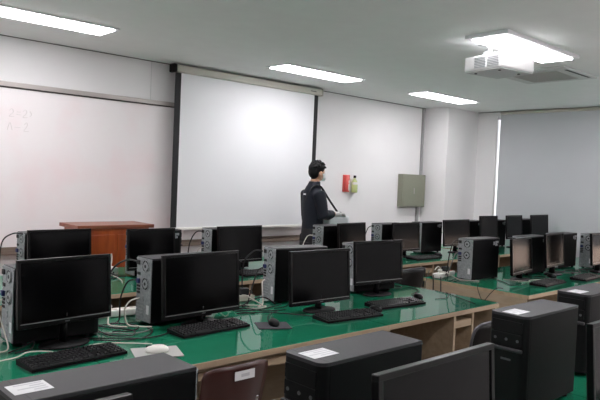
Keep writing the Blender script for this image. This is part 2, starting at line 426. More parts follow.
# ------------------------------------------------------------------ computers
def make_tower(label):
    r = empty('computer_tower', (0, 0, 0), 0, label, 'computer tower', 'black desktop computer towers')
    L = .215
    MB().box(-L, L - .03, -.0785, .0785, .012, .360, .003).build('case_body', 'black', r)
    MB().box(-L, L - .03, -.0785, .0785, .360, .370, .002).build('top_cover', 'case_top', r)
    # front bezel with rounded vertical corners, drive doors and a sloped lip
    pr = []
    for k in range(9):
        a = -PI / 2 + PI * k / 8 * .5
        pr.append((L - .028 + .028 * math.cos(a), -.0505 + .028 * math.sin(a)))
    pr2 = [(x, -y) for x, y in reversed(pr)]
    out = [(L - .03, -.0785)] + pr + pr2 + [(L - .03, .0785)]
    MB().loft([[(x, y, z) for x, y in out] for z in (.012, .360)]).build('front_bezel', 'black_plastic', r, smooth=False)
    MB().loft([[(x, y, z) for x, y in out] for z in (.360, .370)]).build('bezel_top', 'case_top', r)
    bz = MB().box(L - .001, L + .003, -.06, .06, .305, .345, .001); bz.box(L - .001, L + .003, -.06, .06, .258, .298, .001)
    bz.build('drive_door', 'black_plastic', r)
    MB().box(L - .002, L + .012, -.066, .066, .232, .246, .005).build('front_lip', 'case_top', r)
    for y in (-.045, 0, .045): MB().cyl((L, y, .275), (L + .005, y, .275), .0055, 12).build('front_port', 'port_dim', r)
    MB().box(L - .001, L + .0015, -.02, .02, .196, .203).build('logo', 'dark_silver', r)
    for x in (-.16, .15):
        for y in (-.06, .06): MB().cyl((x, y, 0), (x, y, .013), .014, 12).build('rubber_foot', 'black_plastic', r)
    # steel back
    bp = MB().box(-L - .004, -L, -.075, .075, .016, .366, .001)
    for k in range(7): bp.box(-L - .007, -L - .004, -.005, .07, .03 + k * .019, .042 + k * .019)
    bp.box(-L - .006, -L - .004, -.075, .075, .292, .296); bp.box(-L - .007, -L - .004, -.076, -.071, .02, .29)
    for y in (-.07, .0, .07): bp.cyl((-L - .008, y, .358), (-L - .003, y, .358), .004, 8)
    bp = bp.build('back_panel', 'steel', r)
    for (y, z, rr) in ((-.018, .322, .036), (-.018, .225, .036)):
        MB().cyl((-L - .0042, y, z), (-L - .0055, y, z), rr, 24).build('fan_opening', 'steel_dark', bp)
        g = MB()
        for q in (.98, .62): g.ring((-L - .007, y, z), rr * q, .0018, 'x', 24, 5)
        g.box(-L - .008, -L - .006, y - rr, y + rr, z - .001, z + .001); g.box(-L - .008, -L - .006, y - .001, y + .001, z - rr, z + rr)
        g.cyl((-L - .0085, y, z), (-L - .006, y, z), rr * .58, 18)
        g.build('fan_grille', 'steel_ring', bp)
        MB().cyl((-L - .0095, y, z), (-L - .008, y, z), rr * .26, 14).build('fan_hub', 'steel_dark', bp)
    MB().box(-L - .012, -L - .004, .04, .068, .325, .35, .002).build('power_socket', 'port', bp)
    for (z, h) in ((.268, .016), (.2, .012), (.183, .012), (.165, .012)): MB().box(-L - .008, -L - .004, .035, .066, z, z + h, .001).build('port', 'port', bp)
    MB().box(-L - .018, -L - .004, .036, .064, .222, .248, .003).build('video_connector', 'vga', bp)
    MB().box(-L - .0055, -L - .004, -.06, -.035, .06, .11).build('serial_sticker', 'label', bp)
    st = MB().box(L - .085, L - .062, -.0795, -.0785, .30, .345); st.box(L - .06, L - .035, -.0795, -.0785, .325, .345); st.box(L - .06, L - .048, -.0795, -.0785, .302, .318); st.box(L - .115, L - .095, -.0793, -.0785, .31, .34)
    st.build('side_sticker', 'sticker_grey', r)
    return r
TOW = [
    (1.268, 3.128, math.radians(0), DESK, 'black computer tower behind the large left-edge monitor, grey back showing beside it'),
    (1.994, 3.149, math.radians(1.8), DESK, 'black computer tower with a looping power cable, second from the left in the middle row'),
    (2.997, 3.219, math.radians(-10), DESK, 'black computer tower left of the centre monitor, tangled white plugs beside its back'),
    (3.751, 3.201, math.radians(-7), DESK, 'black computer tower mostly hidden behind the fourth middle-row monitor by the aisle'),
    (5.118, 3.080, math.radians(-2), DESK, 'black computer tower standing alone at the aisle end, both rear fans showing'),
    (5.950, 3.020, math.radians(0), DESK, 'black computer tower between the two reflecting screens on the right-hand desk'),
    (6.745, 3.070, math.radians(0), DESK, 'black computer tower right of the second reflecting screen, pale sticker on its side'),
    (7.135, 2.855, math.radians(-5), DESK, 'black computer tower at the right edge with its grey back showing, beside the blind'),
    (1.875, 4.700, math.radians(0), DESK, 'black computer tower behind the far left monitor near the podium'),
    (2.700, 4.620, math.radians(0), DESK, 'black computer tower behind the monitor in front of the podium right end'),
    (3.430, 4.620, math.radians(0), DESK, 'black computer tower with rear fans below the left half of the projection screen'),
    (4.780, 4.600, math.radians(0), DESK, 'black computer tower right in front of the person'),
    (5.700, 4.600, math.radians(0), DESK, 'black computer tower with rear fans below the electrical box'),
    (6.465, 4.620, math.radians(0), DESK, 'black computer tower with a side sticker in front of the conduit and pillar'),
    (7.430, 4.645, math.radians(0), DESK, 'black computer tower below the inner edge of the pillar, front row'),
    (8.060, 4.645, math.radians(0), DESK, 'black computer tower below the left edge of the roller blind'),
    (8.910, 4.645, math.radians(0), DESK, 'black computer tower behind the rightmost front-row monitor by the blind'),
    (0.675, 1.380, math.radians(180), DESK, 'near black computer tower at bottom left with a white label on top'),
    (1.375, 1.212, math.radians(180), DESK, 'near black computer tower at bottom centre with a white label on its top'),
    (2.415, 1.190, math.radians(180), DESK, 'near black computer tower right of centre with drive doors facing left'),
    (3.130, 1.265, math.radians(180), DESK, 'near black computer tower farthest right with a white label on top'),
]
tower0 = make_tower(TOW[0][4])
towers = []
for i, (x, y, rz, z, lab) in enumerate(TOW):
    t = tower0 if i == 0 else copy_tree(tower0)
    t.location = (x, y, z); t.rotation_euler.z = rz; t['label'] = lab; towers.append(t)
for t in towers[17:]:      # paper labels on the near towers
    dx = .02 if t is towers[17] else 0
    lb = MB().box(.10 + dx, .195 + dx * .4, -.035, .03, .370, .3705).build('paper_label', 'label', t)
    pr = MB()
    for k in range(4): pr.box(.108 + dx, .188 - (k % 2) * .03, -.028 + k * .014, -.023 + k * .014, .3705, .3708)
    pr.build('printing', 'print', lb)

def monitor(x, y, yaw, zb, W, H, label, tilt=4.0, lip=.022):
    """x, y: bottom centre of the face; zb: height of the bottom edge above the floor."""
    r = empty('computer_monitor', (x, y, DESK), math.radians(yaw), label, 'monitor', 'black flat computer monitors')
    zb -= lip; H += lip; h = zb - DESK; T = math.radians(tilt)
    mt = Matrix.Translation((0, 0, h)) @ Matrix.Rotation(-T, 4, 'X')
    w = W / 2; fb = .016; bb = .026
    fr = MB()
    fr.box(-w, w, 0, .022, 0, bb, .003, mt); fr.box(-w, w, 0, .022, H - fb, H, .003, mt)
    fr.box(-w, -w + fb, 0, .022, bb - .002, H - fb + .002, .002, mt); fr.box(w - fb, w, 0, .022, bb - .002, H - fb + .002, .002, mt)
    fr.build('bezel', 'gloss', r)
    MB().box(-w + fb - .002, w - fb + .002, .004, .016, bb - .002, H - fb + .002, 0, mt).build('screen', 'lcd', r)
    s = MB(); rows = []
    for (q, yy) in ((1.0, .020), (.97, .028), (.7, .046), (.62, .048)):
        cz = H / 2; rows.append([mt @ Vector((sx * (w - .002) * q, yy, cz + sz * (cz - .002) * q)) for sx, sz in ((-1, -1), (1, -1), (1, 1), (-1, 1))])
    s.loft(rows); s.build('back_shell', 'black_plastic', r)
    MB().box(-w + .01, w - .01, -.0012, .001, .0215, .0238, 0, mt).build('chin_line', 'silver', r)
    MB().box(-.012, .012, -.001, .001, .009, .015, 0, mt).build('logo', 'dark_silver', r)
    n = MB(); n.tube([(0, .035, .008), (0, .036, h * .6), (0, .033, h + .05)], [.026, .02, .022], 12, (1.3, .55)); n.build('neck', 'gloss', r, smooth=True)
    bs = MB(); out = [(math.cos(a), math.sin(a)) for a in (2 * PI * k / 36 for k in range(36))]
    bs.loft([[(.125 * q * c, .022 + .08 * q * sn, z) for c, sn in out] for q, z in ((1, .0), (1, .004), (.96, .009), (.4, .014))])
    bs.build('base', 'black_plastic', r, smooth=True)
    return r
MON = [
    (1.267, 2.95, 6.2, .850, .478, .294, 'large black monitor at the left edge standing over a black keyboard and white cables'),
    (2.050, 2.95, 3.3, .796, .533, .328, 'black monitor beside the looping-cable tower, second in the middle row'),
    (2.888, 2.85, -1.6, .793, .520, .320, 'black monitor at picture centre, right of the tower with tangled plugs'),
    (3.664, 3.02, -6.7, .829, .483, .297, 'black monitor fourth in the middle row, nearest the aisle'),
    (5.449, 2.82, 7.8, .800, .494, .304, 'first monitor on the right-hand desk, its screen catching a pinkish reflection'),
    (6.097, 2.82, 6.5, .825, .494, .304, 'second monitor on the right-hand desk, screen turned with a grey reflection'),
    (6.78, 2.66, 4, .825, .494, .304, 'monitor cut by the right edge of the picture, beside the rear-fan tower'),
    (1.833, 4.40, 2, .835, .46, .30, 'black monitor at far left in front of the whiteboard and podium left end'),
    (2.557, 4.40, 0, .825, .42, .298, 'black monitor in front of the right end of the podium'),
    (3.432, 4.40, 2, .825, .496, .30, 'black monitor below the middle of the projection screen'),
    (4.885, 4.40, 6, .825, .47, .30, 'black monitor in front of the person'),
    (5.790, 4.40, 0, .812, .486, .30, 'black monitor below the electrical box'),
    (6.80, 4.40, 0, .830, .56, .30, 'black monitor in front of the pillar, wider than its right-hand neighbours'),
    (7.55, 4.40, 0, .865, .43, .305, 'tall-standing black monitor below the narrow bright gap beside the blind'),
    (8.22, 4.40, 0, .865, .425, .305, 'black monitor below the left part of the blind, second from the window end'),
    (8.96, 4.40, 0, .865, .52, .305, 'black monitor at the window end of the front row below the blind'),
    (.36, 1.05, 3, .85, .48, .295, 'near monitor whose top edge just shows at the bottom left'),
    (1.295, .84, 0, .848, .475, .305, 'near monitor at bottom centre right, below the near centre tower'),
    (2.40, .835, 0, .82, .50, .305, 'near monitor cut off at the bottom right corner'),
]
for a in MON: monitor(*a)

def make_keyboard(label):
    r = empty('keyboard', (0, 0, 0), 0, label, 'keyboard', 'black keyboards')
    MB().loft([[(-.225, -.075, .0), (.225, -.075, .0), (.225, .075, .0), (-.225, .075, .0)], [(-.225, -.075, .012), (.225, -.075, .012), (.225, .075, .024), (-.225, .075, .024)]]).build('keyboard_base', 'black_plastic', r)
    k = MB()
    def key(x, y, w, d=.0155):
        z = .012 + (y + .075) / .15 * .012
        k.loft([[(x, y, z), (x + w, y, z), (x + w, y + d, z + .001), (x, y + d, z + .001)],
                [(x + .002, y + .002, z + .009), (x + w - .002, y + .002, z + .009), (x + w - .002, y + d - .002, z + .010), (x + .002, y + d - .002, z + .010)]])
    for row in range(6):
        y = -.066 + row * .0215 + (.006 if row == 5 else 0)
        x = -.217
        if row == 0:
            for w in (.024, .021, .021, .105, .021, .021, .024, .024): key(x, y, w); x += w + .0022
        else:
            while x < .055: key(x, y, .0165); x += .0187
        for q in range(3):
            if row not in (2,) and not (row == 1 and q != 1): key(.075 + q * .0187, y, .0165)
        for q in range(4):
            if row < 5: key(.143 + q * .0187, y, .0165)
    k.build('keys', 'key', r)
    MB().box(.15, .20, .055, .068, .023, .0245).build('indicator_strip', 'gloss', r)
    return r
KB = [
    (1.20, 2.715, 5, 'black keyboard in front of the large left-edge monitor'),
    (2.01, 2.83, 3, 'black keyboard under the second middle-row monitor'),
    (2.90, 2.625, -6, 'black keyboard in front of the centre monitor, nearest the desk edge'),
    (3.475, 2.715, -5, 'black keyboard left of the mouse near the aisle end of the desk'),
    (5.45, 2.58, 4, 'black keyboard in front of the first reflecting screen on the right'),
    (6.14, 2.54, 5, 'black keyboard farther right, in front of the second reflecting screen'),
    (3.52, 4.24, 2, 'dark keyboard on the far desk below the projection screen'),
    (5.87, 4.22, 0, 'dark keyboard on the far desk below the electrical box'),
]
kb0 = make_keyboard(KB[0][3])
for i, (x, y, rz, lab) in enumerate(KB):
    k = kb0 if i == 0 else copy_tree(kb0)
    k.location = (x, y, DESK); k.rotation_euler.z = math.radians(rz); k['label'] = lab

def make_mouse(m, label, group='computer mice'):
    r = empty('computer_mouse', (0, 0, 0), 0, label, 'mouse', group)
    b = MB(); rows = []
    for z, q in ((0, .92), (.006, 1), (.016, .98), (.026, .82), (.032, .55), (.034, .2)):
        rows.append([(.031 * q * math.cos(a) * (1 - .08 * math.sin(a)), .055 * q * math.sin(a) - .006 * (1 - q), z) for a in (2 * PI * k / 24 for k in range(24))])
    b.loft(rows).build('shell', m, r, smooth=True)
    MB().cyl((-.004, .028, .029), (.004, .028, .029), .006, 12).build('scroll_wheel', 'dark_silver', r)
    MB().box(-.0008, .0008, .012, .05, .022, .0315).build('button_split', 'port', r)
    return r
MS = [
    ('gloss', 2.370, 2.715, DESK + .003, -25, 'black mouse on the dark grey mouse pad'),
    ('gloss', 3.19, 2.655, DESK, -10, 'black mouse touching the right end of the centre keyboard'),
    ('gloss', 3.83, 2.79, DESK, -30, 'black mouse right of the fourth keyboard, near the aisle end of the desk'),
    ('gloss', 5.88, 2.755, DESK, -20, 'black mouse between the two right-hand keyboards'),
    ('gloss', 6.24, 4.29, DESK, 0, 'black mouse on the far desk below the electrical box'),
    ('white_plastic', 1.55, 2.60, DESK + .003, 60, 'white mouse on the pale mouse pad'),
]
m0 = None
for i, (m, x, y, z, rz, lab) in enumerate(MS):
    if m == 'gloss' and m0 is not None: o = copy_tree(m0); o['label'] = lab
    else:
        o = make_mouse(m, lab)
        if m == 'gloss': m0 = o
    o.location = (x, y, z); o.rotation_euler.z = math.radians(rz)
tag(MB().box(-.095, .095, -.08, .08, 0, .003, .001).build('mouse_pad', 'pad', loc=(2.36, 2.71, DESK), rz=math.radians(-29)), 'dark grey mouse pad at the edge of the green desk', 'mouse pad')
tag(MB().box(-.11, .11, -.09, .09, 0, .003, .001).build('mouse_pad', 'pad_white', loc=(1.55, 2.60, DESK), rz=math.radians(-20)), 'pale grey mouse pad behind the near left tower', 'mouse pad')

# ------------------------------------------------------------------ cables, plugs and power strips
def cable(pts, r, m, label, z=None):
    P = smooth_path([(p[0], p[1], (DESK + r + .0015) if len(p) < 3 else p[2]) for p in pts], 7)
    o = MB().tube(P, r, 7).build('cable', m, smooth=True)
    return tag(o, label, 'cable', 'loose computer cables')
B, Wc, G = 'cable_black', 'cable_white', 'cable_grey'
cable([(.90, 2.84), (1.0, 2.86), (1.06, 2.885, DESK + .012), (1.13, 2.86, DESK + .012), (1.175, 2.83), (1.19, 2.80)], .003, Wc, 'white cable arching left from the left-edge keyboard')
cable([(1.25, 2.80), (1.33, 2.845, DESK + .012), (1.43, 2.86), (1.52, 2.80), (1.60, 2.73)], .003, Wc, 'white cable running right from the left-edge keyboard towards the pale mouse pad')
cable([(1.04, 3.17, .93), (1.01, 3.15, .90), (1.02, 3.07, .79), (1.01, 3.0), (.93, 3.0)], .0035, Wc, 'white cable dropping beside the leftmost tower to the desk')
cable([(1.50, 3.12), (1.51, 2.98), (1.60, 2.93), (1.65, 3.02), (1.58, 3.14), (1.52, 3.25)], .004, B, 'black cable coiled on the desk left of the looping-cable tower')
cable([(1.40, 2.95), (1.50, 2.88), (1.62, 2.86), (1.72, 2.94), (1.74, 3.02)], .0035, B, 'thin black cable crossing the desk between the first two monitors')
cable([(1.36, 3.02), (1.54, 2.90), (1.66, 2.84), (1.80, 2.88), (1.875, 2.912)], .0035, B, 'black keyboard cable leading to the second keyboard')
cable([(1.775, 3.21, 1.06), (1.72, 3.24, 1.07), (1.66, 3.28, 1.02), (1.64, 3.34, .90), (1.65, 3.38, .785)], .005, B, 'black power cable looping from the back of the second tower')
cable([(1.774, 3.18, .86), (1.71, 3.17, .85), (1.68, 3.17, .80), (1.69, 3.15), (1.72, 3.07), (1.77, 3.03)], .0045, Wc, 'white network cable hanging from the back of the second tower')
cable([(1.774, 3.20, .96), (1.72, 3.22, .95), (1.70, 3.26, .85), (1.70, 3.27), (1.62, 3.21)], .0045, B, 'black video cable leaving the blue plug of the second tower')
cable([(2.765, 3.31, 1.06), (2.71, 3.34, 1.06), (2.66, 3.38, .98), (2.66, 3.39, .84), (2.66, 3.38, .785)], .005, B, 'black power cable looping from the back of the tower at picture centre')
cable([(2.764, 3.28, .87), (2.72, 3.25, .86), (2.70, 3.22, .80), (2.68, 3.19), (2.60, 3.14)], .0045, Wc, 'white cable curling down the back of the tower at picture centre')
cable([(2.764, 3.30, .95), (2.70, 3.28, .93), (2.64, 3.27, .80), (2.60, 3.25), (2.52, 3.20)], .0045, B, 'black video cable from the tower at picture centre to the desk')
cable([(2.42, 3.16), (2.46, 3.09), (2.58, 3.07), (2.70, 3.10), (2.78, 3.12)], .004, B, 'black cable along the foot of the tower at picture centre')
cable([(2.50, 3.26), (2.60, 3.20), (2.66, 3.13), (2.58, 3.11), (2.50, 3.15)], .0035, Wc, 'short white cable in the tangle left of the centre tower')
cable([(2.36, 3.05), (2.52, 3.0), (2.62, 2.90), (2.70, 2.77), (2.715, 2.745)], .0035, B, 'black keyboard cable running to the centre keyboard')
cable([(2.36, 3.28), (2.44, 3.20), (2.52, 3.12), (2.56, 3.02), (2.70, 2.98)], .0035, B, 'black cable trailing across the desk towards the centre monitor foot')
cable([(2.402, 2.77), (2.43, 2.84), (2.52, 2.93), (2.64, 2.99)], .0025, B, 'thin mouse cable leaving the dark grey mouse pad')
cable([(3.845, 2.845), (3.90, 2.90), (4.0, 2.93), (4.09, 2.98), (4.12, 3.12), (4.02, 3.22)], .0025, B, 'thin mouse cable curling behind the fourth keyboard')
cable([(3.89, 2.68), (4.0, 2.66), (4.10, 2.71), (4.18, 2.76), (4.20, 2.80)], .0025, B, 'thin black cable lying near the right end of the aisle desk')
cable([(4.20, 2.90), (4.16, 2.74), (4.08, 2.58), (4.0, 2.42)], .0025, B, 'thin black cable crossing the corner of the aisle desk')
cable([(4.74, 3.30, .75), (4.715, 3.28, .72), (4.71, 3.27, .60), (4.70, 3.24, .42)], .005, B, 'black cable hanging down the beige end panel beside the aisle, left one')
cable([(4.77, 3.24, .74), (4.715, 3.20, .715), (4.71, 3.19, .58), (4.70, 3.17, .40)], .005, B, 'black cable hanging down the beige end panel beside the aisle, right one')
cable([(4.76, 2.86, .735), (4.71, 2.83, .70), (4.68, 2.76, .62), (4.69, 2.70, .69), (4.71, 2.66, .735), (4.76, 2.63, .735)], .003, B, 'thin wire looping over the beige desk end beside the aisle')
cable([(4.79, 3.38, .78), (4.70, 3.33, .75), (4.60, 3.28, .68), (4.50, 3.20, .55), (4.40, 3.1, .35)], .003, B, 'thin black cable drooping across the aisle')
for i, (x, y, z, lab) in enumerate([(4.955, 3.16, .95, 'grey cable with white plugs hanging behind the lone right-hand tower'), (4.955, 3.18, 1.06, 'black power cable behind the lone right-hand tower')]):
    cable([(x, y, z), (x - .06, y + .02, z), (x - .09, y + .04, z - .10), (x - .07, y + .08, DESK + .05), (x - .02, y + .12, DESK + .0065)], .005, (G, B)[i], lab)
cable([(5.02, 3.02), (5.08, 2.99), (5.16, 3.01), (5.26, 3.0), (5.36, 3.02)], .003, B, 'thin black cable along the foot of the lone right-hand tower')
cable([(5.20, 2.94), (5.10, 2.80), (5.02, 2.70), (5.12, 2.66), (5.24, 2.67)], .0035, B, 'black cable curled by the foot of the first reflecting monitor')
cable([(5.62, 2.80), (5.70, 2.72), (5.80, 2.81), (5.70, 2.90)], .0035, B, 'black cable between the two reflecting monitors')
cable([(6.30, 2.73), (6.42, 2.80), (6.60, 2.72), (6.76, 2.80), (6.9, 2.70)], .004, B, 'black cable behind the farther right-hand keyboard')
cable([(6.30, 2.84), (6.45, 2.73), (6.66, 2.84), (6.82, 2.84)], .0035, G, 'grey cable in front of the stickered tower on the right')
cable([(3.21, 4.68, 1.06), (3.15, 4.70, 1.05), (3.11, 4.73, .95), (3.13, 4.78, .80), (3.18, 4.82)], .005, B, 'black power cable behind the far tower below the projection screen')
cable([(3.21, 4.66, .92), (3.14, 4.64, .90), (3.10, 4.62, .78), (3.06, 4.60), (2.98, 4.66)], .004, Wc, 'white cable behind the far tower below the projection screen')
cable([(4.58, 4.69, .98), (4.51, 4.70, .97), (4.46, 4.72, .85), (4.48, 4.74)], .005, Wc, 'pale cable curving behind the tower in front of the person')
cable([(5.52, 4.69, 1.06), (5.45, 4.70, 1.03), (5.42, 4.72, .9), (5.44, 4.74)], .005, B, 'black cable behind the far tower below the electrical box')
cable([(1.60, 4.50, 1.10), (1.55, 4.55, 1.10), (1.49, 4.58, 1.04), (1.48, 4.60, .85), (1.49, 4.62)], .005, B, 'black cable looping at the left side of the far left monitor')
cable([(2.02, 4.75), (2.2, 4.62), (2.30, 4.70), (2.44, 4.60)], .004, B, 'black cable on the far desk in front of the podium')
cable([(2.25, 4.90), (2.36, 4.70), (2.34, 4.50), (2.28, 4.35)], .004, Wc, 'white cable on the far desk in front of the podium')
cable([(2.66, 1.30, 1.02), (2.69, 1.26, 1.04), (2.73, 1.20, .98), (2.73, 1.17, .80), (2.70, 1.15)], .006, B, 'black cable hanging between the two near right towers')

cable([(2.47, 3.34), (2.50, 3.28, .76), (2.56, 3.24, .79), (2.62, 3.22, .76), (2.66, 3.17)], .0045, Wc, 'white cable arching in the tangle in front of the cream power strip')
cable([(2.44, 3.30), (2.52, 3.22), (2.62, 3.24, .75), (2.70, 3.20, .77), (2.75, 3.14)], .004, B, 'black cable knotted in the tangle left of the centre tower')
cable([(2.40, 3.22), (2.48, 3.15), (2.56, 3.18), (2.52, 3.26), (2.44, 3.24), (2.40, 3.12), (2.46, 3.0)], .0035, B, 'thin black cable coiled left of the centre tower')
cable([(2.66, 3.05), (2.74, 3.02, .74), (2.80, 3.05, .78), (2.83, 3.09, .82), (2.86, 3.09, .80), (2.88, 3.06, .74), (2.90, 3.03)], .003, B, 'thin black wire looping up the side of the centre tower')
cable([(1.46, 3.30), (1.55, 3.22), (1.66, 3.20), (1.72, 3.10), (1.66, 3.02), (1.55, 3.05)], .0035, B, 'thin black cable winding across the desk behind the first keyboard')
cable([(1.40, 3.18), (1.50, 3.06), (1.64, 2.96), (1.76, 3.0)], .003, G, 'thin grey cable crossing the desk left of the second monitor')
cable([(1.71, 3.38, .785), (1.66, 3.33, .80), (1.63, 3.26, .75), (1.60, 3.18), (1.66, 3.10)], .0045, Wc, 'white cable looping from the power strip behind the second tower')
cable([(1.02, 2.93), (1.10, 2.96), (1.14, 3.03, .74), (1.08, 3.0, .73), (1.0, 2.95)], .0035, B, 'thin black cable under the left-edge monitor')
cable([(3.92, 3.22), (4.02, 3.12), (4.10, 3.16), (4.06, 3.26), (3.96, 3.30)], .003, B, 'thin black cable coiled at the back of the aisle desk')
cable([(4.80, 3.30, .79), (4.86, 3.24, .77), (4.90, 3.16), (4.88, 3.08), (4.96, 2.97)], .0045, Wc, 'white cable running forward from the power strip by the aisle')
cable([(6.20, 2.95), (6.34, 2.86), (6.5, 2.90), (6.62, 2.83), (6.8, 2.78)], .005, B, 'thick black cable lying between the right-hand monitors')
cable([(5.28, 2.92), (5.36, 2.72), (5.46, 2.76), (5.60, 2.72)], .003, Wc, 'pale cable under the first reflecting monitor')
cable([(2.12, 4.60), (2.26, 4.55), (2.38, 4.62), (2.34, 4.75, .75), (2.30, 4.80, .76)], .0045, B, 'black cable looping in front of the white network box')
def power_strip(x, y, rz, n, label, m='white_plastic', Lh=.17):
    r = empty('power_strip', (x, y, DESK), math.radians(rz), label, 'power strip', 'power strips on the desks')
    MB().box(-Lh, Lh, -.036, .036, 0, .040, .008).build('strip_body', m, r)
    o = MB()
    for k in range(n): o.cyl((-Lh + .05 + k * .055, 0, .036), (-Lh + .05 + k * .055, 0, .0412), .018, 14)
    o.build('outlet', 'cream', r)
    MB().box(Lh - .035, Lh - .015, -.012, .012, .036, .043, .002).build('switch', 'red', r)
    return r
power_strip(1.80, 3.39, -8, 5, 'white power strip behind the looping-cable tower')
power_strip(2.56, 3.38, -6, 5, 'cream power strip in the cable tangle left of the centre tower', 'cream')
power_strip(4.935, 3.32, 10, 5, 'white power strip at the aisle end of the right-hand desk', 'white_plastic', .17)
PL = [(2.55, 3.38, 'white_plastic', 'white plug standing in the cream power strip'), (2.44, 3.386, 'white_plastic', 'white plug at the left end of the cream power strip'),
      (1.70, 3.402, 'white_plastic', 'white plug in the power strip behind the looping-cable tower'),
      (4.88, 3.325, 'white_plastic', 'white plug in the power strip by the aisle')]
for x, y, m, lab in PL:
    r = empty('power_plug', (x, y, DESK + .0412), 0, lab, 'plug', 'plugs in the power strips')
    MB().cyl((0, 0, 0), (0, 0, .025), .019, 14).build('plug_body', m, r, smooth=False)
    MB().tube(smooth_path([(0, 0, .02), (-.01, 0, .045), (-.03, .01, .05), (-.06, .02, .02)], 4), .0045, 7).build('plug_cord', 'cable_white', r)
AD = [(2.655, 3.365, .0412, -15, 'port', 'black power adapter on the cream power strip'), (4.985, 3.34, .0412, 10, 'port', 'black power adapter on the strip by the aisle')]
for x, y, z, rz, m, lab in AD:
    r = empty('power_adapter', (x, y, DESK + z), math.radians(rz), lab, 'adapter')
    MB().box(-.032, .032, -.026, .026, 0, .045, .006).build('adapter_body', m, r)
    MB().tube(smooth_path([(.03, 0, .02), (.05, 0, .025), (.06, -.02, .01)], 4), .004, 7).build('adapter_cord', 'cable_black', r)
r = empty('network_switch', (2.36, 4.80, DESK), math.radians(4), 'small white network box on the far desk in front of the podium', 'network box')
MB().box(-.09, .09, -.05, .05, 0, .055, .005).build('box_body', 'white_plastic', r)
pq = MB()
for k in range(5): pq.box(-.055 + k * .023, -.04 + k * .023, -.0515, -.049, .01, .024)
pq.build('sockets', 'port', r)
MB().tube(smooth_path([(.06, .03, .03), (.075, .03, .10), (.07, .03, .16)], 4), .006, 8).build('antenna', 'white_plastic', r)

# ------------------------------------------------------------------ chairs
def sheet(rows, t):
    """closed shell of thickness t over a grid of points (rows of equal length)"""
    mb = MB(); bm = mb.bm; nr, nc = len(rows), len(rows[0])
    V = [[Vector(p) for p in r] for r in rows]; top = []; bot = []
    for i in range(nr):
        a, b = [], []
        for j in range(nc):
            du = V[min(i + 1, nr - 1)][j] - V[max(i - 1, 0)][j]; dv = V[i][min(j + 1, nc - 1)] - V[i][max(j - 1, 0)]
            n = du.cross(dv).normalized() * t / 2
            a.append(bm.verts.new(V[i][j] + n)); b.append(bm.verts.new(V[i][j] - n))
        top.append(a); bot.append(b)
    for i in range(nr - 1):
        for j in range(nc - 1):
            bm.faces.new((top[i][j], top[i][j + 1], top[i + 1][j + 1], top[i + 1][j])); bm.faces.new((bot[i][j], bot[i + 1][j], bot[i + 1][j + 1], bot[i][j + 1]))
    for i in range(nr - 1):
        for j in (0, nc - 1): bm.faces.new((top[i][j], top[i + 1][j], bot[i + 1][j], bot[i][j]))
    for j in range(nc - 1):
        for i in (0, nr - 1): bm.faces.new((top[i][j], top[i][j + 1], bot[i][j + 1], bot[i][j]))
    return mb
def chair(x, y, rz, m, label, top, wtop, wbot, rim=False, sticker=False, zlow=.47):
    """origin under the backrest, seat reaching towards local +y"""
    r = empty('classroom_chair', (x, y, 0), math.radians(rz), label, 'chair', 'classroom chairs')
    rows = []
    for i in range(11):
        t = i / 10; z = zlow + (top - zlow) * t
        w = wbot + (wtop - wbot) * t; row = []
        for j in range(11):
            s = j / 10 * 2 - 1
            ww = w * (1 - (.10 * max(0, t - .8) / .2) ** 1) if t > .8 else w
            row.append((s * ww, .02 - .05 * t - .05 * (1 - s * s) + .03, z - .02 * (abs(s) ** 4) * (t > .9)))
        rows.append(row)
    bk = sheet(rows, .012).build('backrest', m, r, smooth=True)
    rows = [[(s * (.20 - .02 * (i / 8)), .03 + .40 * i / 8, .445 - .02 * (1 - s * s) - .03 * max(0, i / 8 - .8) * 5 * .6) for s in (k / 5 - 1 for k in range(11))] for i in range(9)]
    sheet(rows, .014).build('seat', m, r, smooth=True)
    for sx in (-1, 1):
        MB().tube(smooth_path([(sx * .15, .36, .415), (sx * .19, .38, .38), (sx * .21, .41, 0.0)], 5), .011, 10).build('leg', 'chrome', r, smooth=True)
        MB().tube(smooth_path([(sx * .15, .06, .415), (sx * .19, .03, .38), (sx * .21, -.03, 0.0)], 5), .011, 10).build('leg', 'chrome', r, smooth=True)
    for sx in (-1, 1):
        MB().tube(smooth_path([(sx * .15, .36, .42), (sx * .15, .1, .42), (sx * .13, .035, .45), (sx * .12, .0, .56)], 5), .010, 8).build('support_bar', 'chrome', r, smooth=True)
    if rim:
        e = [Vector(p) for p in [rw[0] for rw in [[(s * (wbot + (wtop - wbot) * t), 0, zlow + (top - zlow) * t) for s in (-1,)] for t in (.3, .6, .85)]]]
        path = [(-wtop * 1.0, .02, zlow + (top - zlow) * .35), (-wtop * .99, .008, zlow + (top - zlow) * .75), (-wtop * .86, -.012, top - .012), (-wtop * .5, -.03, top + .004), (0, -.04, top + .008), (wtop * .5, -.03, top + .004), (wtop * .86, -.012, top - .012), (wtop * .99, .008, zlow + (top - zlow) * .75), (wtop * 1.0, .02, zlow + (top - zlow) * .35)]
        MB().tube(smooth_path(path, 5), .008, 9).build('backrest_rim', 'dark_silver', r, smooth=True)
    if sticker:
        s = MB().box(-.055, .055, -.0575, -.0555, top - .065, top - .025)
        s = s.build('name_sticker', 'label', r); MB().box(-.02, .025, -.0582, -.0574, top - .052, top - .038).build('printing', 'print', s)
    return r
chair(1.745, 2.235, 0, 'chair_brown', 'maroon shell chair with a white sticker pushed under the green desk', .735, .185, .175, sticker=True)
chair(3.40, 1.92, 0, 'chair_black', 'black chair with a shiny rim behind the near right tower', .78, .225, .21, rim=True)
chair(4.79, 3.58, 0, 'chair_black', 'black chair with a pale top rim in the gap behind the aisle monitor', .765, .225, .20, rim=True)

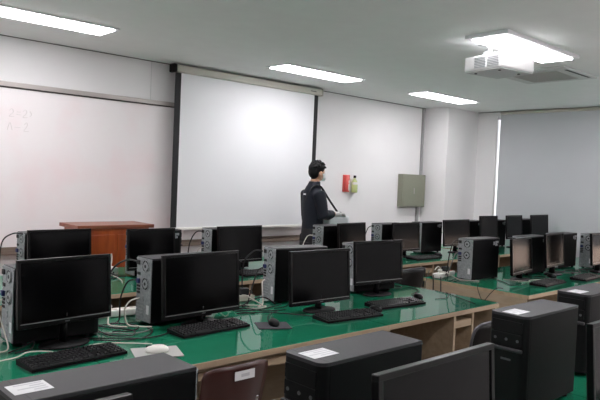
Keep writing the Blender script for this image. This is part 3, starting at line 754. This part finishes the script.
# ------------------------------------------------------------------ podium
pd = empty('podium', (2.74, 5.35, 0), 0, 'reddish wooden podium standing in front of the whiteboard', 'podium')
MB().box(-.375, .375, 0, .40, 1.035, 1.068, .004).build('podium_top', 'podium_top', pd)
MB().box(-.335, .335, .03, .38, .06, 1.035, .003).build('podium_body', 'podium', pd)
MB().box(-.32, .32, .05, .36, 0, .06).build('plinth', 'podium_top', pd)
fp = MB()
for a, b in ((-.315, -.015), (.015, .315)):
    fp.box(a, b, .022, .03, .12, .98, .004)
fp.build('front_panel', 'podium', pd)

# ------------------------------------------------------------------ the person
def fused(parts, name, m, parent, vox, smooth_it=4):
    """one continuous surface out of overlapping closed shells"""
    tmp = parts.build(name, m); tmp.data.validate()
    md = tmp.modifiers.new('r', 'REMESH'); md.mode = 'VOXEL'; md.voxel_size = vox
    ms = tmp.modifiers.new('s', 'SMOOTH'); ms.iterations = smooth_it; ms.factor = .5
    dg = bpy.context.evaluated_depsgraph_get()
    me = bpy.data.meshes.new_from_object(tmp.evaluated_get(dg)); me.name = name
    for p in me.polygons: p.use_smooth = True
    bpy.data.objects.remove(tmp)
    o = bpy.data.objects.new(name, me); COL.objects.link(o)
    if not me.materials: me.materials.append(M[m])
    o.parent = parent
    return o
def ell(cx, cy, z, rx, ry, n=24): return [(cx + rx * math.cos(2 * PI * k / n), cy + ry * math.sin(2 * PI * k / n), z) for k in range(n)]

pr = empty('person', (5.348, 5.50, 0), math.radians(-13), 'person in a navy jacket and white mask carrying a silver machine on a strap', 'person')
pr.scale = (.985, .985, .985)
b = MB()
# trunk and neck (forward is +x, right hand side is -y)
b.loft([ell(0, 0, .86, .105, .145), ell(0, 0, .95, .11, .148), ell(0, 0, 1.08, .10, .135), ell(0, 0, 1.25, .105, .14), ell(-.005, 0, 1.36, .095, .14), ell(-.005, 0, 1.43, .075, .10), ell(.005, 0, 1.50, .058, .060), ell(.02, 0, 1.58, .056, .056)])
# skull, face, jaw
HX = .045
b.ball((HX - .005, 0, 1.685), .1, (.98, .77, 1.02), 28, 20)
b.ball((HX + .03, 0, 1.63), .1, (.62, .60, .72), 24, 16)
b.loft([ell(HX + .09, 0, 1.615, .012, .016, 12), ell(HX + .102, 0, 1.632, .018, .014, 12), ell(HX + .093, 0, 1.66, .012, .010, 12), ell(HX + .085, 0, 1.69, .008, .007, 12)])
b.ball((HX + .083, 0, 1.592), .02, (.6, 1.1, .45), 12, 8)
for s in (-1, 1):
    b.ball((HX + .005, s * .079, 1.648), .032, (.62, .28, 1.0), 14, 10)
    # arms
    sh = Vector((-.005, s * .15, 1.395)); el = Vector((.045, s * .205, 1.15)); wr = Vector((.235, s * .13, 1.165))
    b.tube([sh + Vector((0, -s * .06, .01)), sh, sh.lerp(el, .4), el, el.lerp(wr, .35), wr, wr + Vector((.04, -s * .01, 0))], [.04, .05, .045, .040, .040, .029, .026], 14)
    # hand: palm, four bent fingers and a thumb curled over the machine's handle
    hp = wr + Vector((.075, -s * .02, -.002))
    b.ball(tuple(hp), .045, (1.0, .85, .42), 14, 10)
    for q, ln in zip((-.030, -.010, .010, .029), (.066, .076, .072, .056)):
        r0 = hp + Vector((.030, q, .004))
        b.tube([r0, r0 + Vector((ln * .45, 0, .002)), r0 + Vector((ln * .75, 0, -.016)), r0 + Vector((ln * .85, 0, -.038))], [.0105, .0095, .0085, .007], 8)
    t0 = hp + Vector((-.012, -s * .032, -.004))
    b.tube([t0, t0 + Vector((.026, -s * .020, -.008)), t0 + Vector((.05, -s * .016, -.022))], [.0125, .0105, .0085], 8)
    # legs and feet
    b.tube([(0, s * .085, .93), (.005, s * .095, .75), (.012, s * .10, .50), (0, s * .105, .32), (-.015, s * .11, .10), (-.015, s * .11, .05)], [.062, .078, .060, .053, .04, .04], 16)
    b.tube([(-.05, s * .11, .045), (.04, s * .115, .05), (.13, s * .122, .035), (.17, s * .125, .03)], [.034, .04, .034, .02], 12)
gloves = []
for s in (-1, 1):
    gl = MB(); gloves.append(gl)
    wr = Vector((.235, s * .13, 1.165)); hp = wr + Vector((.075, -s * .02, -.002))
    gl.tube([wr + Vector((-.035, 0, 0)), wr, hp], [.033, .031, .03], 12)
    gl.ball(tuple(hp), .049, (1.0, .85, .45), 14, 10)
    for q, ln in zip((-.030, -.010, .010, .029), (.068, .078, .074, .058)):
        r0 = hp + Vector((.030, q, .004))
        gl.tube([r0, r0 + Vector((ln * .45, 0, .002)), r0 + Vector((ln * .75, 0, -.016)), r0 + Vector((ln * .85, 0, -.038))], [.0122, .0112, .0102, .009], 8)
    t0 = hp + Vector((-.012, -s * .032, -.004))
    gl.tube([t0, t0 + Vector((.026, -s * .020, -.008)), t0 + Vector((.05, -s * .016, -.022))], [.0142, .0122, .0102], 8)
fused(b, 'body', 'skin', pr, .0065, 3)
for gl in gloves: fused(gl, 'glove', 'glove', pr, .0045, 1)
for s in (-1, 1):
    e = MB().ball((HX + .079, s * .032, 1.682), .0125, (1, 1, 1), 14, 10).build('eye', 'eye', pr, smooth=True)
    MB().ball((HX + .0885, s * .032, 1.682), .0055, (.7, 1, 1), 10, 8).build('iris', 'black_plastic', e, smooth=True)
# jacket
j = MB()
j.loft([ell(.01, 0, .80, .124, .158), ell(.01, 0, .90, .128, .160), ell(.005, 0, 1.10, .120, .150), ell(.0, 0, 1.28, .122, .156), ell(-.005, 0, 1.38, .112, .160), ell(-.010, 0, 1.44, .098, .130), ell(-.005, 0, 1.485, .085, .098), ell(.008, 0, 1.525, .074, .078), ell(.014, 0, 1.555, .070, .071)])
for s in (-1, 1):
    sh = Vector((-.005, s * .15, 1.39)); el = Vector((.04, s * .205, 1.145)); wr = Vector((.21, s * .132, 1.165))
    j.tube([sh + Vector((0, -s * .08, .0)), sh, sh.lerp(el, .4), el + Vector((-.01, 0, -.005)), el.lerp(wr, .4), el.lerp(wr, .85), wr], [.075, .082, .076, .070, .064, .052, .044], 16)
jk = fused(j, 'jacket', 'navy', pr, .011, 3)
MB().box(-.124, -.114, -.015, .025, 1.385, 1.402).build('jacket_logo', 'label', jk)
hm = MB(); hm.loft([ell(.005, 0, .785, .128, .162, 32), ell(.005, 0, .82, .131, .166, 32)]); hm.build('waistband', 'black_cloth', jk, smooth=True)
# trousers and shoes
t = MB()
t.loft([ell(0, 0, .99, .118, .152), ell(0, 0, .90, .122, .156), ell(0, 0, .82, .12, .158)])
for s in (-1, 1): t.tube([(0, s * .085, .90), (.005, s * .097, .74), (.012, s * .102, .50), (0, s * .107, .3), (-.012, s * .11, .075)], [.105, .102, .078, .07, .066], 18)
fused(t, 'trousers', 'trousers', pr, .011, 3)
for s in (-1, 1):
    q = MB(); q.tube([(-.07, s * .11, .05), (-.01, s * .112, .052), (.06, s * .117, .048), (.14, s * .124, .038), (.195, s * .127, .028)], [.043, .048, .046, .042, .024], 14, (1.0, 1.0))
    for v in q.bm.verts: v.co.z = max(v.co.z, .002)
    q.build('shoe', 'shoe', pr, smooth=True)
# hair: short black cap with a ragged fringe
h = MB(); h.ball((HX - .012, 0, 1.71), .1, (1.07, .87, .93), 28, 20)
h.ball((HX - .045, 0, 1.67), .1, (.72, .80, .88), 24, 16)
random.seed(3)
for k in range(70):
    a = random.uniform(0, 2 * PI); e = random.uniform(.15, 1.3)
    d = Vector((math.cos(a) * math.cos(e), .85 * math.sin(a) * math.cos(e), math.sin(e)))
    p = Vector((HX - .012, 0, 1.705)) + d * .092
    if p.x > HX + .06 and p.z < 1.72: continue
    h.tube([p, p + d * .018 + Vector((.01, 0, 0)), p + d * .022 + Vector((.022, 0, -.012))], [.016, .012, .004], 7)
bmesh.ops.bisect_plane(h.bm, geom=h.bm.verts[:] + h.bm.edges[:] + h.bm.faces[:], plane_co=(HX + .06, 0, 1.69), plane_no=Vector((.75, 0, -.66)).normalized(), clear_outer=True)
bmesh.ops.holes_fill(h.bm, edges=h.bm.edges[:], sides=0)
fused(h, 'hair', 'hair', pr, .006, 2)
mk = MB(); rows = []
for z, q in ((1.655, .80), (1.64, 1.0), (1.615, 1.05), (1.59, 1.0), (1.565, .82)):
    rows.append([(HX + .03 + (.085 * q) * math.cos(a), (.066 * q) * math.sin(a), z) for a in [-1.45 + 2.9 * k / 18 for k in range(19)]])
mk2 = sheet(rows, .003).build('face_mask', 'mask', pr, smooth=True)
lp = MB()
for s in (-1, 1):
    for z in (1.645, 1.575): lp.tube(smooth_path([(HX + .035, s * .066, z), (HX + .01, s * .078, z + (.01 if z > 1.6 else .03)), (HX - .012, s * .083, 1.648)], 4), .0016, 6)
lp.build('ear_loop', 'mask', mk2)

# machine the person carries
dv = empty('portable_sprayer', (5.348 + .318 * math.cos(math.radians(13)), 5.50 - .318 * math.sin(math.radians(13)), .998), math.radians(-13), 'silver portable machine held in front of the person on a black shoulder strap', 'machine')
MB().box(-.15, .155, -.11, .11, 0, .125, .03, seg=3).build('machine_body', 'device', dv, smooth=True)
MB().box(-.13, -.02, -.06, .06, .12, .140, .008).build('control_panel', 'sticker_grey', dv)
hd = MB(); hd.tube(smooth_path([(.0, 0, .12), (.005, 0, .15), (.05, 0, .158), (.095, 0, .15), (.10, 0, .12)], 5), .012, 10); hd.build('handle', 'strap', dv, smooth=True)
MB().cyl((.15, 0, .07), (.19, 0, .075), .03, 18, .022).build('nozzle', 'strap', dv)
MB().cyl((.10, -.055, .12), (.10, -.055, .145), .026, 16).build('tank_cap', 'glove', dv)
# strap: from the machine up over the right shoulder, across the back and round the left hip (machine coordinates)
sp = [(0.072, -0.02, 0.115), (-0.018, -0.035, 0.207), (-0.148, -0.06, 0.342), (-0.258, -0.08, 0.464), (-0.318, -0.086, 0.487), (-0.384, -0.075, 0.46), (-0.425, -0.02, 0.342), (-0.422, 0.055, 0.192), (-0.396, 0.112, 0.072), (-0.328, 0.16, 0.022), (-0.248, 0.158, 0.032), (-0.168, 0.118, 0.062), (-0.098, 0.09, 0.087)]
MB().tube(smooth_path(sp, 5), .024, 10, (1.0, .2)).build('shoulder_strap', 'strap', dv, smooth=True)

# ------------------------------------------------------------------ world, camera, colour
wd = bpy.data.worlds.new('World'); bpy.context.scene.world = wd; wd.use_nodes = True
bg = wd.node_tree.nodes['Background']; bg.inputs['Color'].default_value = (.88, .94, 1.0, 1); bg.inputs['Strength'].default_value = 4.0

cam = bpy.data.cameras.new('Camera'); co = bpy.data.objects.new('Camera', cam); COL.objects.link(co)
yaw, pitch, roll, F = math.radians(43.02405), math.radians(-2.03077), math.radians(2.38816), 636.7585
fw = Vector((math.sin(yaw) * math.cos(pitch), math.cos(yaw) * math.cos(pitch), math.sin(pitch)))
r0 = fw.cross(Vector((0, 0, 1))).normalized(); u0 = r0.cross(fw)
Rv = math.cos(roll) * r0 + math.sin(roll) * u0; Uv = -math.sin(roll) * r0 + math.cos(roll) * u0
mw = Matrix((Rv, Uv, -fw)).transposed().to_4x4(); mw.translation = (0, 0, 1.57)
co.matrix_world = mw
cam.sensor_width = 36; cam.lens = F / 600 * 36; cam.clip_start = .02; cam.clip_end = 100
sc = bpy.context.scene; sc.camera = co
sc.view_settings.view_transform = 'Standard'; sc.view_settings.look = 'None'
sc.view_settings.exposure = 0.12; sc.view_settings.gamma = 1.0; sc.view_settings.use_curve_mapping = False
sc.cycles.max_bounces = 8; sc.cycles.diffuse_bounces = 5; sc.cycles.glossy_bounces = 4
sc.cycles.sample_clamp_indirect = 6.0; sc.cycles.caustics_reflective = False; sc.cycles.caustics_refractive = False
sc.cycles.use_denoising = True
